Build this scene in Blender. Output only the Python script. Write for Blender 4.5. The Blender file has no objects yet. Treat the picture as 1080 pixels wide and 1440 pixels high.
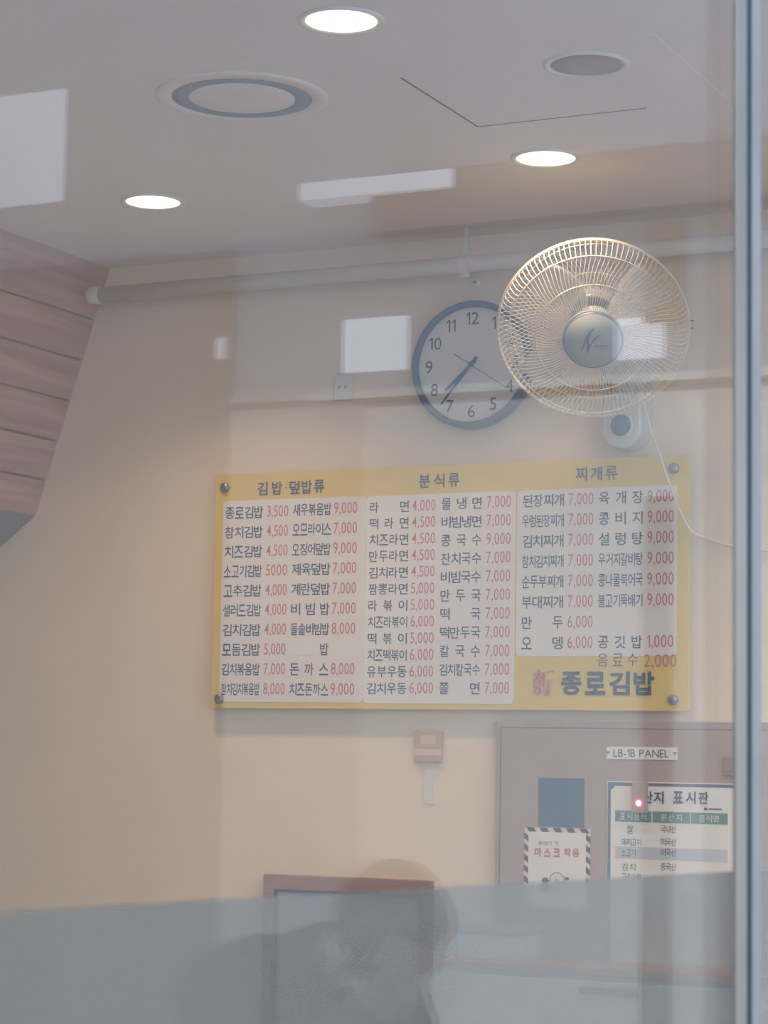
import bpy, bmesh, math, random
from mathutils import Vector, Matrix
random.seed(7)
PI = math.pi
C = bpy.context.scene.collection
SC = bpy.context.scene

# ------------------------------------------------------------------ camera
F = 3260.0                                   # focal length in pixels of the 1080x1440 frame
AX = Vector((6840, -230, -F)).normalized()   # world X, Y, Z seen from the camera (x right, y down, z ahead)
AZ = Vector((510, -31000, F)); AZ = (AZ - AX * AZ.dot(AX)).normalized()
AY = AZ.cross(AX)
EYE = Vector((0, 0, 1.6))
def ray(u, v):
    d = Vector((u - 540, v - 720, F))
    return Vector((AX.dot(d), AY.dot(d), AZ.dot(d)))
def on_y(u, v, y):
    d = ray(u, v); return EYE + d * (y / d.y)
def on_z(u, v, z):
    d = ray(u, v); return EYE + d * ((z - EYE.z) / d.z)
cd = bpy.data.cameras.new('camera'); cam = bpy.data.objects.new('camera', cd); C.objects.link(cam)
cr = Vector((AX.x, AY.x, AZ.x)); cu = -Vector((AX.y, AY.y, AZ.y)); cf = Vector((AX.z, AY.z, AZ.z))
m = Matrix((cr, cu, -cf)).transposed().to_4x4(); m.translation = EYE
cam.matrix_world = m
cd.sensor_fit = 'VERTICAL'; cd.sensor_height = 24.0; cd.lens = 24.0 * F / 1440.0
cd.clip_start = 0.02; cd.clip_end = 200
cd.dof.use_dof = True; cd.dof.focus_distance = 4.9; cd.dof.aperture_fstop = cd.lens / 5.0
SC.camera = cam

# ------------------------------------------------------------------ light and exposure
SC.view_settings.view_transform = 'Standard'; SC.view_settings.look = 'None'
SC.view_settings.gamma = 1.0; SC.view_settings.use_curve_mapping = False
SC.view_settings.exposure = 0.0
SC.cycles.use_denoising = True
SC.cycles.max_bounces = 10; SC.cycles.transparent_max_bounces = 16
SC.cycles.caustics_reflective = False; SC.cycles.caustics_refractive = False
SKY = 3.0
w = bpy.data.worlds.new('overcast sky'); SC.world = w; w.use_nodes = True
w.node_tree.nodes['Background'].inputs[0].default_value = (0.76, 0.87, 1.0, 1)
w.node_tree.nodes['Background'].inputs[1].default_value = SKY
LAMP_W = 3.8                # watts of each downlight
LAMP_COL = (1.0, 0.71, 0.45)
LENS_E = 4.0

# ------------------------------------------------------------------ materials
def new_mat(name):
    mt = bpy.data.materials.new(name); mt.use_nodes = True
    nt = mt.node_tree; return mt, nt, nt.nodes['Principled BSDF']
def plain(name, col, rough=0.55, metal=0.0, var=0.06, scale=14.0, bump=0.0, bscale=120.0):
    mt, nt, b = new_mat(name)
    tc = nt.nodes.new('ShaderNodeTexCoord'); nz = nt.nodes.new('ShaderNodeTexNoise')
    nz.inputs['Scale'].default_value = scale; nz.inputs['Detail'].default_value = 4
    nt.links.new(tc.outputs['Object'], nz.inputs['Vector'])
    r = nt.nodes.new('ShaderNodeValToRGB')
    r.color_ramp.elements[0].position = 0.3; r.color_ramp.elements[1].position = 0.7
    r.color_ramp.elements[0].color = (*[c * (1 - var) for c in col], 1)
    r.color_ramp.elements[1].color = (*[min(1, c * (1 + var)) for c in col], 1)
    nt.links.new(nz.outputs['Fac'], r.inputs['Fac']); nt.links.new(r.outputs['Color'], b.inputs['Base Color'])
    b.inputs['Roughness'].default_value = rough; b.inputs['Metallic'].default_value = metal
    if bump:
        n2 = nt.nodes.new('ShaderNodeTexNoise'); n2.inputs['Scale'].default_value = bscale
        nt.links.new(tc.outputs['Object'], n2.inputs['Vector'])
        bp = nt.nodes.new('ShaderNodeBump'); bp.inputs['Strength'].default_value = bump; bp.inputs['Distance'].default_value = 0.002
        nt.links.new(n2.outputs['Fac'], bp.inputs['Height']); nt.links.new(bp.outputs['Normal'], b.inputs['Normal'])
    return mt
def wood(name, c0, c1, stretch=(14, 0.7, 14), rough=0.5):
    mt, nt, b = new_mat(name)
    tc = nt.nodes.new('ShaderNodeTexCoord'); mp = nt.nodes.new('ShaderNodeMapping')
    mp.inputs['Scale'].default_value = stretch
    nz = nt.nodes.new('ShaderNodeTexNoise'); nz.inputs['Scale'].default_value = 2.2; nz.inputs['Detail'].default_value = 7
    nz.inputs['Distortion'].default_value = 0.6
    r = nt.nodes.new('ShaderNodeValToRGB')
    r.color_ramp.elements[0].position = 0.32; r.color_ramp.elements[1].position = 0.68
    r.color_ramp.elements[0].color = (*c0, 1); r.color_ramp.elements[1].color = (*c1, 1)
    nt.links.new(tc.outputs['Object'], mp.inputs['Vector']); nt.links.new(mp.outputs['Vector'], nz.inputs['Vector'])
    nt.links.new(nz.outputs['Fac'], r.inputs['Fac']); nt.links.new(r.outputs['Color'], b.inputs['Base Color'])
    b.inputs['Roughness'].default_value = rough
    return mt
def emit(name, col, strength):
    mt, nt, b = new_mat(name)
    b.inputs['Base Color'].default_value = (*col, 1)
    b.inputs['Emission Color'].default_value = (*col, 1); b.inputs['Emission Strength'].default_value = strength
    return mt
def clear_glass(name, tint, haze, haze_col):
    mt = bpy.data.materials.new(name); mt.use_nodes = True; nt = mt.node_tree
    nt.nodes.remove(nt.nodes['Principled BSDF']); out = nt.nodes['Material Output']
    tr = nt.nodes.new('ShaderNodeBsdfTransparent'); tr.inputs[0].default_value = (*tint, 1)
    gl = nt.nodes.new('ShaderNodeBsdfGlossy'); gl.inputs['Roughness'].default_value = 0.0
    lw = nt.nodes.new('ShaderNodeLayerWeight'); lw.inputs['Blend'].default_value = 0.5
    pw = nt.nodes.new('ShaderNodeMath'); pw.operation = 'POWER'; pw.inputs[1].default_value = 4.6
    ma = nt.nodes.new('ShaderNodeMath'); ma.operation = 'MULTIPLY_ADD'; ma.inputs[1].default_value = 0.95; ma.inputs[2].default_value = 0.045
    nt.links.new(lw.outputs['Facing'], pw.inputs[0]); nt.links.new(pw.outputs[0], ma.inputs[0])
    mx = nt.nodes.new('ShaderNodeMixShader'); nt.links.new(ma.outputs[0], mx.inputs[0])
    nt.links.new(tr.outputs[0], mx.inputs[1]); nt.links.new(gl.outputs[0], mx.inputs[2])
    last = mx
    if haze:                                   # faint diffuse haze painted over the pane to lift its dark tones
        df = nt.nodes.new('ShaderNodeBsdfDiffuse'); df.inputs[0].default_value = (*haze_col, 1)
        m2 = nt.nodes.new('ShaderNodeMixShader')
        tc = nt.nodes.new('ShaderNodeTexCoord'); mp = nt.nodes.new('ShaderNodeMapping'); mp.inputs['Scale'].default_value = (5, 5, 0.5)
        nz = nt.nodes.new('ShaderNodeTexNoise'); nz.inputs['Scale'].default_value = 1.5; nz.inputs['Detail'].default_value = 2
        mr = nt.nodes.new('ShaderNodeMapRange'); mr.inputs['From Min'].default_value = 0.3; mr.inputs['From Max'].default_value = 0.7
        mr.inputs['To Min'].default_value = haze * 0.75; mr.inputs['To Max'].default_value = haze * 1.25
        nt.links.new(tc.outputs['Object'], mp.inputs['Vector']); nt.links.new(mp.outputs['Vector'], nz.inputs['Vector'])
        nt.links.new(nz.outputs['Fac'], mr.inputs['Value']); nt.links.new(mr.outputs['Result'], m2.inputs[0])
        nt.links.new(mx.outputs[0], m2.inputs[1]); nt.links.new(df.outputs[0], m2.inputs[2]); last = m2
    nt.links.new(last.outputs[0], out.inputs['Surface'])
    return mt
def film_mat(name, alpha, col):
    mt = bpy.data.materials.new(name); mt.use_nodes = True; nt = mt.node_tree
    nt.nodes.remove(nt.nodes['Principled BSDF']); out = nt.nodes['Material Output']
    tr = nt.nodes.new('ShaderNodeBsdfTransparent')
    df = nt.nodes.new('ShaderNodeBsdfDiffuse'); df.inputs[0].default_value = (*col, 1)
    tl = nt.nodes.new('ShaderNodeBsdfTranslucent'); tl.inputs[0].default_value = (*col, 1)
    m1 = nt.nodes.new('ShaderNodeMixShader'); m1.inputs[0].default_value = 0.25
    nt.links.new(df.outputs[0], m1.inputs[1]); nt.links.new(tl.outputs[0], m1.inputs[2])
    m2 = nt.nodes.new('ShaderNodeMixShader'); m2.inputs[0].default_value = alpha
    nt.links.new(tr.outputs[0], m2.inputs[1]); nt.links.new(m1.outputs[0], m2.inputs[2])
    nt.links.new(m2.outputs[0], out.inputs['Surface'])
    return mt
def sheer(name, col, alpha, rough=0.25):
    mt, nt, b = new_mat(name)
    b.inputs['Base Color'].default_value = (*col, 1); b.inputs['Alpha'].default_value = alpha
    b.inputs['Roughness'].default_value = rough
    return mt

M = dict(
    wall=plain('cream painted plaster', (0.86, 0.70, 0.54), 0.8, var=0.025, scale=3, bump=0.15),
    ceiling=plain('white ceiling paint', (0.88, 0.82, 0.80), 0.85, var=0.02, scale=3, bump=0.1),
    floor=plain('grey floor tile', (0.42, 0.39, 0.36), 0.4),
    planks=wood('pale brown panelling', (0.46, 0.285, 0.225), (0.62, 0.405, 0.325)),
    grey=plain('blue grey paint', (0.30, 0.30, 0.325), 0.6),
    white=plain('white enamel', (0.82, 0.82, 0.80), 0.35, var=0.02),
    offwhite=plain('off white plastic', (0.74, 0.71, 0.66), 0.4, var=0.03),
    pipe=plain('white painted pipe', (0.74, 0.70, 0.64), 0.45, var=0.03),
    ringgrey=plain('grey vent slot', (0.27, 0.29, 0.32), 0.7),
    gap=plain('dark joint', (0.10, 0.12, 0.16), 0.8),
    dull=plain('dull brown lens', (0.38, 0.28, 0.22), 0.5),
    lens=emit('warm lamp lens', (1.0, 0.70, 0.40), LENS_E),
    yellow=plain('yellow acrylic', (0.78, 0.55, 0.13), 0.45, var=0.03),
    cream=plain('menu panel white', (0.82, 0.75, 0.71), 0.5, var=0.02),
    navy=plain('navy print', (0.018, 0.040, 0.085), 0.6),
    red=plain('red print', (0.62, 0.15, 0.165), 0.6),
    redpale=plain('faded red print', (0.66, 0.30, 0.27), 0.6),
    bolt=plain('dull steel bolt', (0.30, 0.29, 0.30), 0.35, 0.9),
    clockrim=plain('blue grey clock rim', (0.10, 0.135, 0.20), 0.4),
    dial=plain('white clock dial', (0.80, 0.78, 0.76), 0.5, var=0.015),
    ink=plain('dark print', (0.04, 0.05, 0.06), 0.6),
    hand=plain('dark blue clock hand', (0.06, 0.10, 0.16), 0.4),
    wire=plain('ivory coated wire', (0.80, 0.72, 0.58), 0.28, var=0.03),
    badge=plain('grey fan badge', (0.40, 0.41, 0.355), 0.35, var=0.03),
    badgerim=plain('slate badge rim', (0.14, 0.18, 0.21), 0.4),
    fanbody=plain('pale fan plastic', (0.62, 0.62, 0.60), 0.14, var=0.02),
    blade=sheer('clear fan blade', (0.66, 0.66, 0.66), 0.42),
    socket_blue=plain('dark blue knob', (0.06, 0.12, 0.20), 0.4),
    panel=plain('mauve grey steel', (0.42, 0.315, 0.28), 0.5, var=0.03),
    paneledge=plain('panel shadow joint', (0.20, 0.15, 0.14), 0.6),
    bluefilm=plain('dark blue sticker', (0.055, 0.12, 0.20), 0.5),
    paper=plain('white paper', (0.80, 0.77, 0.73), 0.7, var=0.02),
    peach=plain('peach poster paper', (0.78, 0.62, 0.52), 0.6, var=0.03),
    green=plain('green table header', (0.10, 0.24, 0.20), 0.6),
    bluerow=plain('pale blue table row', (0.50, 0.56, 0.62), 0.6),
    brownlatch=plain('brown latch', (0.30, 0.20, 0.16), 0.5),
    frame=wood('brown frame wood', (0.32, 0.19, 0.15), (0.42, 0.25, 0.205), (2, 14, 14)),
    picture=plain('pale blue board', (0.55, 0.57, 0.60), 0.4),
    countertop=wood('orange counter wood', (0.56, 0.20, 0.045), (0.70, 0.27, 0.06), (1, 14, 14)),
    cabinet=plain('white cabinet laminate', (0.72, 0.71, 0.68), 0.45, var=0.02),
    darkhandle=plain('dark drawer handle', (0.12, 0.12, 0.13), 0.7),  # dark colour of the drawer handles
    casegrey=plain('grey case', (0.36, 0.37, 0.40), 0.5),
    tan=plain('tan plate', (0.56, 0.40, 0.27), 0.5),
    tanpale=plain('pale tan band', (0.70, 0.55, 0.43), 0.5),
    slip=plain('pale slip paper', (0.78, 0.68, 0.60), 0.7, var=0.02),
    mark=plain('wall stain', (0.42, 0.31, 0.24), 0.8),
    led=emit('red lamp', (1.0, 0.05, 0.16), 6.0),
    ledcore=emit('pale red lamp core', (1.0, 0.72, 0.82), 8.0),
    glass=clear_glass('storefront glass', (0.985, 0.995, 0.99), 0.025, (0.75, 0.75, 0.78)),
    film=film_mat('frosted film', 0.57, (0.25, 0.238, 0.218)),
    steel=plain('brushed steel', (0.30, 0.28, 0.255), 0.35, 0.5, var=0.1, scale=6),
    gasket=plain('dark teal gasket', (0.012, 0.03, 0.045), 0.5),
    alu=plain('pale aluminium', (0.26, 0.265, 0.27), 0.4, 0.2),
    pave=plain('grey paving', (0.34, 0.35, 0.36), 0.8),
    facade=plain('grey facade render', (0.36, 0.41, 0.50), 0.8),
    facadedark=plain('brown facade cladding', (0.17, 0.13, 0.11), 0.7),
    facadepale=plain('pale facade render', (0.84, 0.83, 0.80), 0.8),
    facadedim=plain('dark brown facade section', (0.22, 0.19, 0.165), 0.8),
    facademid=plain('mid facade render', (0.56, 0.55, 0.54), 0.8),
    shopglow=emit('lit shop window', (0.72, 0.84, 1.0), 2.4),
    windowdim=emit('dim shop window', (0.76, 0.85, 1.0), 1.5),
    jacket=plain('black jacket cloth', (0.012, 0.012, 0.013), 0.9),
    trousers=plain('dark trouser cloth', (0.03, 0.03, 0.035), 0.9),
    skin=plain('skin', (0.55, 0.33, 0.24), 0.5),
    hair=plain('black hair', (0.012, 0.010, 0.009), 0.5),
    phone=plain('dark phone', (0.02, 0.02, 0.025), 0.2),
)

# ------------------------------------------------------------------ mesh helpers
def link(o): C.objects.link(o); return o
def obj(name, bm, mat, parent=None, smooth=False):
    me = bpy.data.meshes.new(name)
    bmesh.ops.recalc_face_normals(bm, faces=bm.faces[:])
    bm.to_mesh(me); bm.free()
    for mt in (mat if isinstance(mat, (list, tuple)) else [mat]): me.materials.append(mt)
    if smooth:
        for p in me.polygons: p.use_smooth = True
    o = link(bpy.data.objects.new(name, me))
    if parent is not None:
        o.parent = parent
        o.matrix_parent_inverse = Matrix.Translation(-PL[parent.name])
    PL[o.name] = Vector((0, 0, 0))
    return o
PL = {}
def thing(name, loc, label, cat, group=None):
    o = link(bpy.data.objects.new(name, None)); o.location = loc; o.empty_display_size = 0.05
    PL[o.name] = Vector(loc)
    return tag(o, label, cat, group)
def tag(o, label, cat, group=None):
    o['label'] = label; o['category'] = cat
    if group: o['group'] = group
    return o
def struct(o): o['kind'] = 'structure'; return o
def NB(): return bmesh.new()
def box(bm, x0, x1, y0, y1, z0, z1, mi=0, bev=0.0):
    r = bmesh.ops.create_cube(bm, size=1.0)
    vs = r['verts']
    for v in vs:
        v.co = Vector(((x0 + x1) / 2 + v.co.x * (x1 - x0), (y0 + y1) / 2 + v.co.y * (y1 - y0), (z0 + z1) / 2 + v.co.z * (z1 - z0)))
    fs = set(f for v in vs for f in v.link_faces)
    for f in fs: f.material_index = mi
    if bev:
        es = list(set(e for v in vs for e in v.link_edges))
        bmesh.ops.bevel(bm, geom=es, offset=bev, segments=2, affect='EDGES', profile=0.6)
    return bm
def tube(bm, pts, r, seg=8, closed=False, cap=True):
    pts = [Vector(p) for p in pts]; n = len(pts); rings = []
    up = None
    for i, p in enumerate(pts):
        if closed: t = (pts[(i + 1) % n] - pts[i - 1]).normalized()
        else: t = (pts[min(i + 1, n - 1)] - pts[max(i - 1, 0)]).normalized()
        if up is None:
            up = Vector((0, 0, 1)) if abs(t.z) < 0.9 else Vector((1, 0, 0))
        a = (up - t * up.dot(t)).normalized(); b = t.cross(a); up = a
        rr = r[i] if isinstance(r, (list, tuple)) else r
        rings.append([bm.verts.new(p + (a * math.cos(2 * PI * k / seg) + b * math.sin(2 * PI * k / seg)) * rr) for k in range(seg)])
    for i in range(n if closed else n - 1):
        A, B = rings[i], rings[(i + 1) % n]
        for k in range(seg): bm.faces.new((A[k], A[(k + 1) % seg], B[(k + 1) % seg], B[k]))
    if cap and not closed:
        bm.faces.new(rings[0][::-1]); bm.faces.new(rings[-1])
    return bm
def lathe(bm, prof, mat4=Matrix(), seg=64, mi=0):
    """prof: (radius, height) pairs turned about local z, then placed by mat4"""
    rings = []
    for r, h in prof:
        if r < 1e-6: rings.append([bm.verts.new(mat4 @ Vector((0, 0, h)))])
        else: rings.append([bm.verts.new(mat4 @ Vector((r * math.cos(2 * PI * k / seg), r * math.sin(2 * PI * k / seg), h))) for k in range(seg)])
    for A, B in zip(rings, rings[1:]):
        for k in range(seg):
            k2 = (k + 1) % seg
            if len(A) == 1 and len(B) == 1: continue
            if len(A) == 1: f = bm.faces.new((A[0], B[k], B[k2]))
            elif len(B) == 1: f = bm.faces.new((A[k], A[k2], B[0]))
            else: f = bm.faces.new((A[k], A[k2], B[k2], B[k]))
            f.material_index = mi
    return bm
def prism(bm, pts, fn, h0, h1, mi=0):
    """2-D outline pts pushed through fn(a, b, h) between depths h0 and h1"""
    A = [bm.verts.new(fn(a, b, h0)) for a, b in pts]; B = [bm.verts.new(fn(a, b, h1)) for a, b in pts]
    fs = [bm.faces.new(A[::-1]), bm.faces.new(B)]
    for i in range(len(pts)):
        j = (i + 1) % len(pts); fs.append(bm.faces.new((A[i], A[j], B[j], B[i])))
    for f in fs: f.material_index = mi
    return bm
def rrect(x0, x1, z0, z1, r, n=6):
    out = []
    for cx, cz, a0 in ((x1 - r, z1 - r, 0), (x0 + r, z1 - r, 90), (x0 + r, z0 + r, 180), (x1 - r, z0 + r, 270)):
        for k in range(n + 1):
            a = math.radians(a0 + 90 * k / n); out.append((cx + r * math.cos(a), cz + r * math.sin(a)))
    return out
def capsule_pts(x0, x1, z0, z1, n=14):
    r = (x1 - x0) / 2; cx = (x0 + x1) / 2
    return [(cx + r * math.cos(PI * k / n), z1 - r + r * math.sin(PI * k / n)) for k in range(n + 1)] + \
           [(cx - r * math.cos(PI * k / n), z0 + r - r * math.sin(PI * k / n)) for k in range(n + 1)]
def wall_fn(a, b, h): return Vector((a, h, b))          # outline in X and Z, depth along Y

# lettering: each character becomes a mesh once, then is fitted into its box
GL = {}
def glyph(ch, bold=0.0):
    key = (ch, bold)
    if key in GL: return GL[key]
    if ch == '1':                                      # a one with a flag
        H = glyph('0', bold)[5]
        GL[key] = ([(0, .76 * H), (.15, H), (.245, H), (.245, 0), (.155, 0), (.155, .84 * H), (.03, .68 * H)], [tuple(range(7))], 0, .245, 0, H)
        return GL[key]
    cu_ = bpy.data.curves.new('glyph', 'FONT'); cu_.body = ch; cu_.size = 1.0; cu_.offset = bold; cu_.resolution_u = 3
    o = bpy.data.objects.new('glyph', cu_); me = o.to_mesh()
    vs = [(v.co.x, v.co.y) for v in me.vertices]; fs = [tuple(p.vertices) for p in me.polygons]
    o.to_mesh_clear(); bpy.data.objects.remove(o); bpy.data.curves.remove(cu_)
    if not vs: vs, fs = [(0, 0), (1, 0), (1, 1)], []
    xs = [a for a, _ in vs]; ys = [b for _, b in vs]
    GL[key] = (vs, fs, min(xs), max(xs), min(ys), max(ys)); return GL[key]
def put_glyph(bm, ch, fn, x0, x1, z0, z1, bold=0.0, mi=0):
    vs, fs, ax, bx, ay, by = glyph(ch, bold)
    w_, h_ = max(bx - ax, 1e-4), max(by - ay, 1e-4)
    nv = [bm.verts.new(fn(x0 + (a - ax) / w_ * (x1 - x0), z0 + (b - ay) / h_ * (z1 - z0))) for a, b in vs]
    for f in fs:
        try: bm.faces.new([nv[i] for i in f]).material_index = mi
        except ValueError: pass
def put_hangul(bm, word, fn, x0, x1, zc, h, bold=0.0, mi=0, squeeze=0.92):
    """characters spread evenly from x0 to x1, compressed when there are many"""
    n = len(word); W_ = x1 - x0; cw = min(h * 0.95, W_ / n)
    for i, ch in enumerate(word):
        if ch == ' ': continue
        cx = x0 + cw / 2 + (i * (W_ - cw) / (n - 1) if n > 1 else 0)
        gw, gh = cw * squeeze, h
        if ch == '·': prism(bm, [(cx + h * .06 * math.cos(k * PI / 5), zc + h * .06 * math.sin(k * PI / 5)) for k in range(10)], lambda a, b, q: fn(a, b) + Vector((0, q, 0)), 0, .0004, mi); continue
        put_glyph(bm, ch, fn, cx - gw / 2, cx + gw / 2, zc - gh / 2, zc + gh / 2, bold, mi)
def put_line(bm, text, fn, x0, x1, zc, h, bold=0.0, mi=0):
    """a run of latin text or digits fitted to a width, glyph proportions kept"""
    size = {}
    adv = []
    for ch in text:
        if ch == ' ': adv.append(0.32); continue
        g = glyph(ch, bold); adv.append(max(g[3] - g[2], 0.06) + 0.085)
    k = (x1 - x0) / (sum(adv) - 0.085); x = x0
    ref = glyph('0', bold); kz = h / (ref[5] - ref[4])
    for ch, a in zip(text, adv):
        if ch != ' ':
            g = glyph(ch, bold)
            put_glyph(bm, ch, fn, x, x + (a - 0.085) * k, zc - h / 2 + (g[4] - ref[4]) * kz, zc - h / 2 + (g[5] - ref[4]) * kz, bold, mi)
        x += a * k
def flat(y):
    return lambda a, b: Vector((a, y, b))

# ------------------------------------------------------------------ glass plane (runs obliquely from near left to far right)
CEIL = 2.9; YW = 5.243
g = ray(3188, 1105); G = Vector((g.x, g.y, 0)).normalized()
N = Vector((G.y, -G.x, 0))                                      # towards the street
d0 = ray(540, 1062); G0 = EYE + d0 * (1.3 / F); G0.z = 0         # 1.3 m ahead of the camera
def gl(s, n, z): return G0 + G * s + N * n + Vector((0, 0, z))   # along the glass, out of the glass, height
def mirror(p): p = Vector(p); return p - N * (2 * (p - G0).dot(N))
def gbox(bm, s0, s1, n0, n1, z0, z1, bev=0.0, mi=0):
    nb = NB(); box(nb, s0, s1, n0, n1, z0, z1, 0, bev)
    mp = {v: bm.verts.new(gl(v.co.x, v.co.y, v.co.z)) for v in nb.verts}
    for f in nb.faces: bm.faces.new([mp[v] for v in f.verts]).material_index = mi
    nb.free(); return bm
def glass_s(u, v):
    d = ray(u, v); d.z = 0
    t = (G0 - Vector((0, 0, 0))).dot(N) / d.dot(N); return (d * t - G0).dot(G)
S_FAR = (YW - G0.y) / G.y; S_NEAR = -3.2
pN = gl(S_NEAR, 0, 0); pF = gl(S_FAR, 0, 0)
XL = -4.7

# ------------------------------------------------------------------ room shell
def slab(name, mat, z0, z1):
    bm = NB(); prism(bm, [(XL, YW + .12), (pF.x + .03, YW + .12), (pF.x, pF.y), (pN.x, pN.y), (XL, pN.y)], lambda a, b, h: Vector((a, b, h)), z0, z1)
    return struct(obj(name, bm, mat))
slab('floor', M['floor'], -0.1, 0.0)
slab('ceiling', M['ceiling'], CEIL, CEIL + 0.15)
struct(obj('wall_back', box(NB(), XL - .12, pF.x + .03, YW, YW + .12, 0, CEIL), M['wall']))
struct(obj('wall_left', box(NB(), XL - .12, XL, pN.y, YW, 0, CEIL), M['wall']))
struct(obj('wall_near', box(NB(), XL - .12, pN.x, pN.y - .12, pN.y, 0, CEIL), M['wall']))

# slanted panelled bulkhead along the left, planks running towards the back wall
a = on_y(155, 377, YW); b = on_y(50, 725, YW); c = on_y(0, 770, YW)
bm = NB()
P0 = Vector((a.x, CEIL)); P1 = Vector((b.x, b.z)); dn = (P1 - P0); Lf = dn.length; dn.normalize()
out2 = Vector((-dn.y, dn.x))
if out2.x < 0: out2 = -out2
n_pl = 6; gw_ = 0.007; prof = []
edges = [0, .21, .374, .537, .70, .857, 1.0]
for i in range(n_pl):
    t0, t1 = edges[i] * Lf, edges[i + 1] * Lf
    q = lambda t, o_: tuple(P0 + dn * t + out2 * o_)
    prof += [q(t0 + (gw_ / 2 if i else 0), 0)]
    if i < n_pl - 1: prof += [q(t1 - gw_ / 2, 0), q(t1 - gw_ / 2, -.012), q(t1 + gw_ / 2, -.012)]
    else: prof += [q(t1, 0)]
ud = Vector((c.x - b.x, c.z - b.z)).normalized()
pe = P1 + ud * 0.42
outl = prof + [tuple(pe), (XL + .001, pe.y), (XL + .001, CEIL)]
yA, yB = 1.2, YW - .0005
A = [bm.verts.new((p[0], yA, p[1])) for p in outl]; B = [bm.verts.new((p[0], yB, p[1])) for p in outl]
bm.faces.new(A); bm.faces.new(B[::-1])
for i in range(len(outl)):
    j = (i + 1) % len(outl); f = bm.faces.new((A[i], A[j], B[j], B[i]))
    f.material_index = 1 if i >= len(prof) - 1 else 0
blk = struct(obj('trim_1', bm, [M['planks'], M['grey']]))
blk['label'] = 'slanted wood plank bulkhead below the ceiling at the left of the back wall'

# ------------------------------------------------------------------ glazing
S_SEAM = glass_s(1048, 700); FILM_Z = on_y(540, 1256, d0.y * (1.3 / F)).z
w1 = link(bpy.data.objects.new('window_1', None)); w1.location = gl((S_NEAR + S_SEAM) / 2, 0, 0); PL[w1.name] = Vector(w1.location); struct(w1)
w2 = link(bpy.data.objects.new('window_2', None)); w2.location = gl((S_FAR + S_SEAM) / 2, 0, 0); PL[w2.name] = Vector(w2.location); struct(w2)
# seam widths measured along the glass
s_a, s_b = glass_s(1033, 700), glass_s(1048, 700)
s_c, s_d = glass_s(1056, 700), glass_s(1068, 700)
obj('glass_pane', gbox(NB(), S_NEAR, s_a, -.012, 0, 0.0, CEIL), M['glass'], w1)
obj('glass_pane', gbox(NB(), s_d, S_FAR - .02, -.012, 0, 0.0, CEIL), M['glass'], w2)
obj('frosted_film', gbox(NB(), S_NEAR, s_c + .012, -.0145, -.0135, 0.0, FILM_Z), M['film'], w1)
obj('frosted_film', gbox(NB(), s_c + .013, S_FAR - .02, -.0145, -.0135, 0.0, FILM_Z), M['film'], w2)
obj('steel_edge_strip', gbox(NB(), s_a, s_b, -.0015, .0015, 0, CEIL, .0008), M['steel'], w1)
obj('rubber_gasket', gbox(NB(), s_b, s_c, -.0012, .0005, 0, CEIL), M['gasket'], w1)
obj('aluminium_edge_strip', gbox(NB(), s_c, s_d, -.0015, .0015, 0, CEIL, .0008), M['alu'], w2)

# ------------------------------------------------------------------ street side (seen only as a reflection in the glass)
struct(obj('ground', box(NB(), -8, 22, -22, 26, -.12, -.1), M['pave']))
YV = 8.6                                            # distance of the mirrored frontage behind the glass
def front(name, mat, u0, u1, v0, v1, dep, off=0.0, full=False, zmax=None):
    """a block of the opposite shopfront; outline found on the mirrored frontage plane, then reflected to where it stands"""
    um, vm = (u0 + u1) / 2, (v0 + v1) / 2
    xa, xb = on_y(u0, vm, YV).x, on_y(u1, vm, YV).x
    za, zb = on_y(um, v1, YV).z, on_y(um, v0, YV).z
    if full: za = -.1
    if zmax: zb = zmax
    bm = NB(); box(bm, xa, xb, YV - off - dep, YV - off, za, zb)
    for v in bm.verts: v.co = mirror(v.co)
    return struct(obj(name, bm, mat))
front('wall_street_front', M['facade'], -2600, 3600, -700, 1500, .25, -.25, True, 7.0)
front('trim_street_beam', M['facadedark'], 540, 1500, 205, 290, .10)
front('trim_street_post', M['facadedark'], 915, 965, 290, 455, .06)
front('window_street_upper', M['windowdim'], -900, 93, 190, 335, .02)
front('window_street_transom', M['windowdim'], 445, 655, 258, 282, .14)
front('window_street_door', M['shopglow'], 490, 578, 448, 522, .03)
front('window_street_far', M['windowdim'], 872, 938, 448, 505, .03)
front('window_street_small', M['windowdim'], 311, 331, 476, 506, .03)
front('trim_street_sill', M['facadedark'], 330, 1500, 537, 545, .04)
front('trim_street_ledge', M['facadepale'], 445, 1500, 524, 536, .05)
front('wall_street_mid', M['facademid'], 322, 513, 548, 1440, .03, 0, True)
front('wall_street_pale', M['facadepale'], 513, 1500, 548, 1440, .03, 0, True)
front('wall_street_dark', M['facadedim'], -600, 322, 395, 1440, .03, 0, True)  # dark section added to weaken the reflected veil at the left
front('trim_street_mullion', M['facadedark'], 912, 950, 700, 1440, .06, 0, True)

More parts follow.
